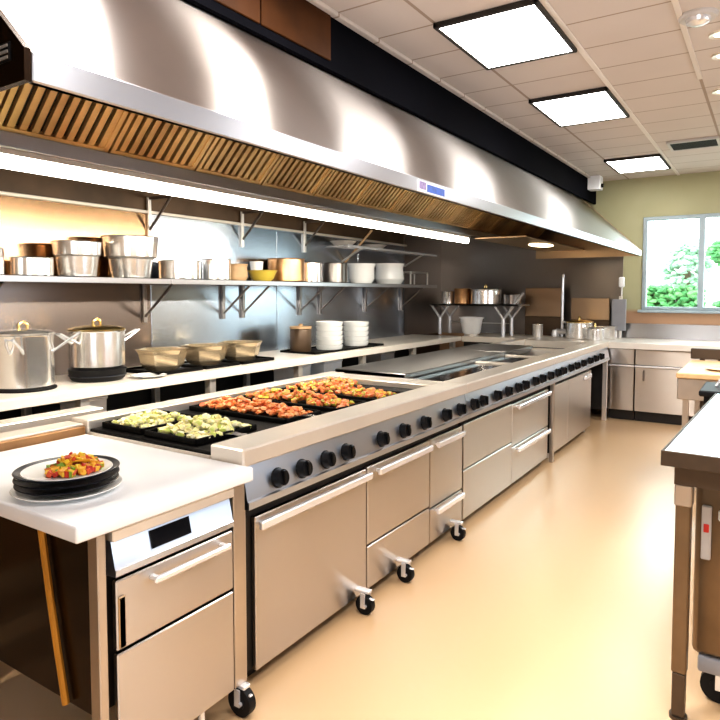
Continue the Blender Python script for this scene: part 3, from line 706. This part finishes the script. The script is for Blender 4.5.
# pedestal blocks, stacks of plates
t = tray('tray', -3.98, -3.55, 4.70, 5.95, 'long black tray under the stacks of pale plates', z=CZ, hgt=.02, cat='tray')
def stack(y, x, r, n, dz, z0, who, mat='ceram'):
    for k in range(n):
        b = MB().lathe((x, y, z0+k*dz), [(0, 0), (r*.88, 0), (r*.95, dz*.3), (r*.985, dz*.85), (r, dz*.97), (r*.96, dz*.98), (r*.84, dz*.45), (0, dz*.4)], 32)
        pos = 'bottom' if k == 0 else ('topmost' if k == n-1 else ['second', 'third', 'fourth', 'fifth', 'sixth', 'seventh'][k-1])
        solo('bowl', b, M[mat], f'{pos} bowl of the {who}', 'bowl', who)
stack(5.20, -3.75, .142, 6, .047, CZ+.0065, 'taller pale stack on the long black tray')
stack(5.74, -3.78, .142, 5, .052, CZ+.0065, 'pale stack at the far end of the long black tray')
jar = thing('canister', (-3.85, 4.86, CZ+.0065), 'dark brown canister left of the bowl stacks', 'canister')
obj('body', MB().lathe((-3.85, 4.86, CZ+.0065), [(0, 0), (.10, 0), (.105, .02), (.105, .21), (.095, .225)], 32), M['darkwall'], jar)
obj('lid', MB().lathe((-3.85, 4.86, CZ+.229), [(.108, 0), (.108, .022), (.02, .028), (.02, .045), (0, .047)], 32), M['tan'], jar)

# ------------------------------------------------------------------ wall shelf and what stands on it
SZ = 1.607
sh = thing('wall_shelf', (-4.02, 3.6, SZ-.04), 'long steel wall shelf loaded with pots, on triangular brackets', 'shelf')
obj('board', MB().box(-4.186, -3.79, -.6, 3.22, SZ-.022, SZ-.001, .002).box(-4.186, -3.79, 3.225, 7.75, SZ-.022, SZ-.001, .002), M['top'], sh)
obj('front_edge', MB().box(-3.802, -3.786, -.6, 3.22, SZ-.042, SZ-.001, .003).box(-3.802, -3.786, 3.225, 7.75, SZ-.042, SZ-.001, .003), M['shelfedge'], sh)
def bracket(parent, y, z=SZ-.023, dep=.34, drop=.27, name='bracket'):
    b = MB(); b.box(-4.186, -4.160, y-.016, y+.016, z-drop-.05, z, .002).box(-4.16, -4.186+dep+.03, y-.012, y+.012, z-.02, z, .002)
    p0 = Vector((-4.165, y, z-drop)); p1 = Vector((-4.186+dep, y, z-.02))
    b.tube([p0, p1], .011, 8)
    return obj(name, b, M['darksteel'], parent)
for yy in (.6, 2.0, 3.28, 4.14, 4.40, 5.26, 5.62, 6.55, 7.45): bracket(sh, yy)
us = thing('wire_shelf', (-4.02, 6.8, 1.99), 'short steel upper shelf above the white pots near the dark corner', 'shelf')
ub = MB()
for k in range(7): ub.tube([(-4.17+k*.045, 5.75, 2.02), (-4.17+k*.045, 7.95, 2.02)], .006, 6)
for yy in (5.75, 6.4, 7.1, 7.95): ub.tube([(-4.186, yy, 2.012), (-3.89, yy, 2.012)], .008, 6)
ub.box(-3.91, -3.895, 5.75, 7.95, 2.0, 2.03, .003)
obj('wire_board', ub, M['chrome'], us)
for yy in (6.05, 7.55):
    obj('strut', MB().tube([(-4.18, yy, 1.86), (-3.90, yy, 2.01)], .013, 8), M['matsteel'], us)
obj('strut', MB().tube([(-4.18, 6.12, 1.86), (-3.86, 6.20, 2.22)], .014, 8), M['tan'], us)
for yy, lab in ((3.34, 'empty wall bracket above the large basin on the shelf, nearest the camera'), (4.40, 'empty wall bracket high on the steel wall, second from the camera'), (5.35, 'empty wall bracket high on the wall, next to the upper shelf')):
    t = thing('wall_bracket', (-4.186, yy, 1.93), lab, 'bracket', 'empty upper wall brackets')
    obj('upright', MB().box(-4.186, -4.165, yy-.016, yy+.016, 1.93, 2.26, .002), M['matsteel'], t)
    obj('arm', MB().tube([(-4.17, yy, 2.0), (-3.92, yy, 2.24)], .011, 8).box(-4.165, -3.9, yy-.01, yy+.01, 2.24, 2.26), M['darksteel'], t)
tf_ = MB()
for yy in (5.86, 6.52):
    tf_.lathe((-4.03, yy, 2.032), [(0, 0), (.10, 0), (.15, .04), (.152, .044), (.10, .008), (0, .008)], 28)
    o = solo('pan', tf_, M['matsteel'], 'shallow steel pan on the upper shelf, ' + ('nearest end' if yy < 6 else 'beside the nearest pan'), 'pan', 'shallow pans on the upper shelf'); tf_ = MB()

X = -3.98
pot('saucepan', 1.97, X, SZ, .105, .16, 'steel saucepan cut off by the left frame edge on the shelf', handles=False)
pot('saucepan', 2.265, X, SZ, .125, .115, 'low steel saucepan second from the left on the shelf', handles=False)
pot('mixing_bowl', 2.58, X, SZ, .138, .140, 'lower one of two stacked steel bowls on the shelf', handles=False, taper=.12, cat='bowl')
pot('mixing_bowl', 2.58, X, SZ+.146, .158, .090, 'upper wide steel bowl resting on another bowl', handles=False, taper=.04, cat='bowl')
pot('mixing_bowl', 3.01, X, SZ, .160, .143, 'lower tapered basin under the largest basin on the shelf', handles=False, taper=.14, cat='bowl')
pot('large_basin', 3.01, X, SZ+.150, .200, .150, 'largest wide steel basin, raised on a tapered basin', handles=False, taper=.06)
pot('saucepan', 3.47, X, SZ, .165, .145, 'wide low steel saucepan right of the largest basin', handles=False)
pot('saucepan', 3.87, X, SZ, .125, .175, 'tall plain steel saucepan left of the tan cup on the shelf', handles=False)
bowl('cup', 4.125, X, SZ, .095, .145, 'tan flared earthenware cup left of the yellow bowl', 'tan', cat='cup', base=.8)
bowl('bowl', 4.40, X+.05, SZ, .140, .095, 'yellow glazed bowl on the shelf', 'gold', base=.55)
solo('serving_dish', MB().lathe((X-.13, 4.52, SZ), [(0, 0), (.05, 0), (.066, .19), (.062, .19), (.045, .01), (0, .01)], 28), M['ceram'], 'pale upright vessel behind the yellow bowl', 'vessel')
pot('pot', 4.80, X, SZ, .180, .22, 'copper brown pot on the shelf', mat='copper', handles=False)
pot('saucepan', 5.18, X, SZ, .125, .20, 'narrow steel pot right of the copper pot', handles=False)
pot('pot', 5.60, X, SZ, .150, .21, 'dark brown pot between the narrow steel pot and white pots', mat='darksteel', handles=False)
bowl('white_pot', 6.16, X, SZ, .165, .225, 'round white pot on the shelf, left one of two', 'ceram', cat='pot', base=.72)
bowl('white_pot', 6.80, X, SZ, .188, .25, 'round white pot on the shelf, right and bigger one of two', 'ceram', cat='pot', base=.78)
t = thing('pipe_rack', (-3.98, 7.6, SZ), 'small steel pipe frame at the far end of the wall shelf', 'rack')
obj('frame', MB().tube([(-3.90, 7.20, SZ), (-3.90, 7.20, SZ+.16), (-3.90, 7.68, SZ+.16), (-3.90, 7.68, SZ)], .012, 8), M['matsteel'], t)
obj('frame', MB().tube([(-4.10, 7.20, SZ), (-4.10, 7.20, SZ+.16), (-4.10, 7.68, SZ+.16), (-4.10, 7.68, SZ)], .012, 8), M['matsteel'], t)
obj('cross_bar', MB().tube([(-4.10, 7.68, SZ+.16), (-3.90, 7.68, SZ+.16)], .010, 8).tube([(-4.10, 7.20, SZ+.16), (-3.90, 7.20, SZ+.16)], .010, 8), M['matsteel'], t)

# ------------------------------------------------------------------ far wall: counter, cabinets, corner rack
FZ = .922
t = thing('far_counter', (-1.0, 8.26, .87), 'steel counter along the far wall below the window', 'counter')
obj('worktop', MB().box(-3.445, 1.6, 7.82, 8.675, .878, FZ, .004), M['cream'], t)
obj('front_edge', MB().box(-3.445, 1.6, 7.805, 7.822, .850, FZ-.002, .003), M['cream'], t)
obj('apron', MB().box(-3.44, -1.60, 7.86, 7.88, .10, .877), M['dark'], t)
def far_cab(x0, x1, label, hside):
    c_ = thing('base_cabinet', ((x0+x1)/2, 8.25, 0), label, 'cabinet', 'base cabinets along the far wall')
    obj('carcass', MB().box(x0+.004, x1-.004, 7.88, 8.66, .12, .874), M['dark'], c_)
    obj('toe_kick', MB().box(x0+.004, x1-.004, 7.93, 8.6, 0, .12), M['dark'], c_)
    obj('drawer', MB().box(x0+.006, x1-.006, 7.858, 7.88, .665, .842, .003), M['door'], c_)
    d_ = obj('door', MB().box(x0+.006, x1-.006, 7.858, 7.88, .125, .635, .003), M['door'], c_)
    if hside:
        hx = x0+.10 if hside < 0 else x1-.10
        obj('handle', MB().tube([(hx, 7.858, .60), (hx, 7.825, .595), (hx, 7.825, .495), (hx, 7.858, .49)], .008, 8), M['darksteel'], d_)
    obj('rail', MB().box(x0+.004, x1-.004, 7.835, 7.857, .638, .662, .004), M['chrome'], c_)
far_cab(-1.595, -1.30, 'narrow base cabinet in the corner behind the cooker end', 0)
far_cab(-1.298, -.45, 'wide base cabinet with one door, under the window', -1)

rk = thing('corner_rack', (-3.4, 8.15, FZ), 'steel rack on forked legs in the dark corner, holding pots', 'rack')
obj('board', MB().box(-4.0, -2.72, 7.95, 8.40, 1.325, 1.345, .004), M['top'], rk)
for lx in (-3.87, -2.95):
    for ly in (8.02, 8.34):
        b = MB().cyl((lx, ly, FZ), (lx, ly, 1.16), .026, .026, 12)
        b.tube([(lx, ly, 1.15), (lx-.13, ly, 1.325)], .018, 8).tube([(lx, ly, 1.15), (lx+.13, ly, 1.325)], .018, 8)
        obj('leg', b, M['chrome'], rk)
obj('tray_rail', MB().tube([(-3.87, 8.34, 1.08), (-2.95, 8.34, 1.08)], .008, 6), M['matsteel'], rk)
obj('arm', MB().tube([(-2.80, 8.0, 1.345), (-2.68, 8.0, 1.50)], .016, 8), M['chrome'], rk)
KZ = 1.3455
pot('jug', 8.12, -3.80, KZ, .085, .17, 'small glinting steel jug at the left of the corner rack', handles=False)
pot('jar', 8.14, -3.585, KZ, .115, .21, 'copper coloured jar on the corner rack beside the lidded pot', mat='copper', handles=False)
pot('casserole', 8.15, -3.25, KZ, .205, .19, 'lidded pale steel casserole in the middle of the corner rack', lid=True, handles=False)
pot('saucepan', 8.2, -2.90, KZ, .12, .13, 'dark saucepan at the right of the corner rack', mat='darksteel', handles=False, lid=False)
t = thing('tub', (-3.37, 7.95, FZ), 'white flared plastic tub on a stand below the corner rack', 'tub')
obj('vessel', MB().lathe((-3.37, 7.95, FZ+.03), [(0, 0), (.105, 0), (.12, .02), (.150, .20), (.168, .205), (.168, .222), (.145, .222), (.11, .02), (0, .012)], 32), M['plastic'], t)
obj('foot', MB().lathe((-3.37, 7.95, FZ), [(0, 0), (.10, 0), (.09, .029), (0, .029)], 24), M['matsteel'], t)
def splash(name, x0, x1, y_, z1, zs, label):
    s_ = thing(name, ((x0+x1)/2, y_, FZ), label, 'splash panel', 'upright steel splash panels')
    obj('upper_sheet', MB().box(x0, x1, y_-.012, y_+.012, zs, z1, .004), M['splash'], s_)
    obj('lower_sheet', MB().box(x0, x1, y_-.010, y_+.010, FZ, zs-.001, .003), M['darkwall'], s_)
splash('splash_panel', -2.82, -2.31, 8.52, 1.565, 1.18, 'taller upright steel splash panel next to the corner rack')
splash('splash_panel', -2.20, -1.72, 8.52, 1.432, 1.15, 'lower upright steel splash panel behind the lidded pots')
fc = thing('tap', (-2.29, 8.42, FZ), 'tall slender chrome tap standing by the splash panels', 'tap')
obj('pole', MB().cyl((-2.29, 8.42, FZ), (-2.29, 8.42, 1.70), .020, .018, 16).cyl((-2.29, 8.42, 1.70), (-2.29, 8.42, 1.74), .026, .020, 16), M['chrome'], fc)
obj('valve', MB().cyl((-2.36, 8.40, FZ+.07), (-2.20, 8.40, FZ+.07), .035, .035, 16).lathe((-2.37, 8.40, FZ), [(0, 0), (.05, 0), (.055, .04), (.04, .09), (0, .1)], 20), M['chrome'], fc)
obj('spout', MB().tube([(-2.29, 8.42, FZ+.19), (-2.20, 8.40, FZ+.20), (-2.14, 8.39, FZ+.16)], .016, 8), M['chrome'], fc)
pot('mug', 8.25, -2.56, FZ, .068, .16, 'steel mug on the far counter before the taller splash panel', handles=False)
pot('casserole', 8.22, -2.02, FZ, .165, .20, 'larger steel pot with yellow sheen on the far counter', lid=True, rim='brass', handles=False)
pot('casserole', 8.05, -1.79, FZ, .105, .13, 'smaller lidded steel pot in front of the larger one', lid=True, handles=False)
t = thing('steel_box', (-1.72, 8.33, FZ), 'low steel box at the corner end of the far counter', 'box')
obj('body', MB().box(-1.80, -1.60, 8.24, 8.42, FZ, FZ+.15, .006), M['pot'], t); obj('lid', MB().box(-1.805, -1.595, 8.235, 8.425, FZ+.1505, FZ+.165, .004), M['pot'], t)
t = thing('outlet_post', (-1.585, 8.5, FZ), 'slim grey service post with a white outlet head', 'outlet post')
obj('post', MB().box(-1.605, -1.565, 8.48, 8.52, FZ, 1.46, .004), M['matsteel'], t)
obj('box', MB().box(-1.69, -1.52, 8.475, 8.53, 1.02, 1.42, .006), M['grey'], t)
obj('outlet_head', MB().box(-1.61, -1.545, 8.47, 8.53, 1.57, 1.70, .012), M['plastic'], t)
obj('stem', MB().cyl((-1.577, 8.5, 1.46), (-1.577, 8.5, 1.57), .010), M['matsteel'], t)

# ------------------------------------------------------------------ right side: worktable, bin, trolley, cutting board table
def local_thing(name, loc, rz, label, cat):
    o = bpy.data.objects.new(name, None); COL.objects.link(o); o.location = loc; o.rotation_euler = (0, 0, rz); OFF[o.name] = Vector((0, 0, 0))
    return tag(o, label, cat)
t = local_thing('work_table', (-.291, 2.365, 0), math.radians(-2.5), 'steel work table at the right frame edge with a white reflecting top', 'table')
TW, TD = .95, 1.50
obj('tabletop', MB().box(0, TW, 0, TD, .927, .960, .003), M['tabletop'], t)
tag(obj('edge', MB().box(-.006, TW+.006, -.008, -.0005, .908, .961, .002).box(-.008, -.0005, -.008, TD+.006, .908, .961, .002), M['bronze'], t), 'dark bronze metal edge')
obj('apron', MB().box(.03, TW-.03, .03, .05, .84, .926).box(.03, .05, .05, TD-.05, .84, .926).box(TW-.05, TW-.03, .05, TD-.05, .84, .926).box(.03, TW-.03, TD-.05, TD-.03, .84, .926), M['bronze'], t)
for lx, ly in ((.035, .035), (TW-.085, .035), (.035, TD-.085), (TW-.085, TD-.085)):
    l_ = obj('leg', MB().box(lx, lx+.047, ly, ly+.047, .17, .79, .004), M['bronze2'], t)
    obj('collar', MB().box(lx-.004, lx+.051, ly-.004, ly+.051, .765, .84, .004), M['post'], l_)
    obj('foot', MB().box(lx+.003, lx+.044, ly+.003, ly+.044, .012, .169, .003).lathe((lx+.0235, ly+.0235, 0), [(0, 0), (.03, 0), (.03, .012), (0, .012)], 16), M['bronze'], l_)
obj('side_panel', MB().box(.068, .078, .06, .115, .22, .835, .002), M['dark'], t)
bn = thing('mobile_bin', (.08, 2.82, 0), 'bronze brown bin on casters under the right work table', 'bin')
obj('body', MB().box(-.203, .33, 2.52, 3.10, .195, .832, .022, 3), M['bronze2'], bn)
obj('base', MB().box(-.182, .32, 2.515, 3.09, .135, .193, .010, 2), M['grey'], bn)
hnd = obj('latch', MB().box(-.181, -.150, 2.500, 2.519, .555, .748, .004), M['pcgrey'], bn)
tag(obj('red_mark', MB().box(-.174, -.157, 2.496, 2.501, .655, .685, .002), M['red'], hnd), 'red mark on the grey latch')
obj('handle', MB().box(-.13, .25, 2.498, 2.519, .70, .74, .006), M['plastic'], bn)
for cx_, cy_ in ((-.115, 2.60), (.26, 2.60), (-.115, 3.02), (.26, 3.02)): caster(bn, cx_, cy_, .062, .134)
t = thing('trolley', (-.02, 4.35, 0), 'black trolley with a curved chrome handle behind the right work table', 'trolley')
obj('top', MB().box(-.335, .35, 4.15, 4.60, .895, .93, .008), M['rubber'], t)
for lx in (-.31, .30):
    for ly in (4.18, 4.54): obj('leg', MB().box(lx, lx+.03, ly, ly+.03, .0, .894), M['rubber'], t)
obj('shelf', MB().box(-.30, .32, 4.19, 4.56, .30, .32), M['rubber'], t)
obj('handle', MB().tube([(-.26, 4.40, .93), (-.24, 4.40, .965), (-.17, 4.40, .985), (.1, 4.40, .985), (.17, 4.40, .965), (.19, 4.40, .93)], .011, 8), M['chrome'], t)

t = thing('prep_table', (-.05, 5.62, 0), 'steel prep table with a wooden top, before the far cabinets', 'table')
obj('box', MB().box(-.555, .50, 5.13, 6.15, .72, .878, .005), M['post'], t)
for lx in (-.52, .43):
    for ly in (5.16, 6.08): obj('leg', MB().box(lx, lx+.04, ly, ly+.04, 0, .719), M['post'], t)
obj('shelf', MB().box(-.50, .45, 5.2, 6.08, .2, .22), M['post'], t)
solo('cutting_board', MB().box(-.56, .50, 5.10, 6.16, .879, .918, .006), M['wood'], 'thick pale wooden cutting board on the prep table', 'cutting board')
solo('wooden_plate', MB().lathe((-.26, 5.45, .919), [(0, 0), (.11, 0), (.14, .012), (.137, .014), (.10, .005), (0, .005)], 32), M['wood'], 'round wooden plate on the cutting board', 'plate')
t = thing('knife_rail', (-.04, 6.24, 0), 'dark upright back rail behind the cutting board', 'rail')
obj('rail', MB().box(-.57, .5, 6.20, 6.26, .925, 1.015, .005), M['bronze'], t)
for lx in (-.5, .42): obj('post', MB().box(lx, lx+.04, 6.21, 6.25, 0, .924), M['bronze'], t)

# ------------------------------------------------------------------ light
def area(name, loc, rot, sx, sy, power, col=(1, 1, 1)):
    l = bpy.data.lights.new(name, 'AREA'); l.shape = 'RECTANGLE'; l.size = sx; l.size_y = sy; l.energy = power; l.color = col
    o = bpy.data.objects.new(name, l); COL.objects.link(o); o.location = loc; o.rotation_euler = rot; return o
area('ceiling_panel_lamp', (-1.28, 2.30, ZC-.03), (0, 0, 0), .55, .24, 20, (1, .96, .90))
area('ceiling_panel_lamp', (-1.28, 1.26, ZC-.03), (0, 0, 0), .55, .50, 75, (1, .98, .96))
for yy in (1.2, 4.0, 6.6): area('ceiling_panel_lamp', (.35, yy, ZC-.03), (0, 0, 0), .9, 1.2, 42, (.96, .97, 1.0))
area('cool_side_fill', (2.95, 4.2, 1.7), (0, PI/2, 0), 1.3, 4.2, 55, (.70, .85, 1.0))  # added fill on the windowless right wall, for a bluish sheen
area('cool_near_fill', (.9, -2.5, 1.7), (PI/2, 0, 0), 3.0, 1.6, 60, (.85, .93, 1.0))  # added bluish fill behind the camera, no opening there
area('hood_tube_lamp', (-2.55, 3.3, 1.975), (0, math.radians(36), 0), .06, 5.0, 88, (1, .92, .80))
wd = bpy.data.worlds.new('world'); SC.world = wd; wd.use_nodes = True
nt = wd.node_tree; bgn = nt.nodes['Background']; bgn.inputs[0].default_value = (.86, .95, 1.0, 1); bgn.inputs[1].default_value = 6.5
sun = bpy.data.lights.new('sun', 'SUN'); sun.energy = 4; sun.angle = .02; so = bpy.data.objects.new('sun', sun); COL.objects.link(so); so.rotation_euler = (math.radians(50), 0, math.radians(-30))

# ------------------------------------------------------------------ camera
cam = bpy.data.cameras.new('camera'); co = bpy.data.objects.new('camera', cam); COL.objects.link(co)
co.location = (0, 0, 1.5); co.rotation_euler = (math.radians(90-3.1), 0, math.radians(33.0))
cam.sensor_width = 36; cam.lens = 36*631/720; cam.shift_y = -(360-327)/720; cam.clip_end = 200
SC.camera = co
SC.view_settings.view_transform = 'Standard'
SC.view_settings.look = 'Medium High Contrast'
SC.view_settings.exposure = -0.03
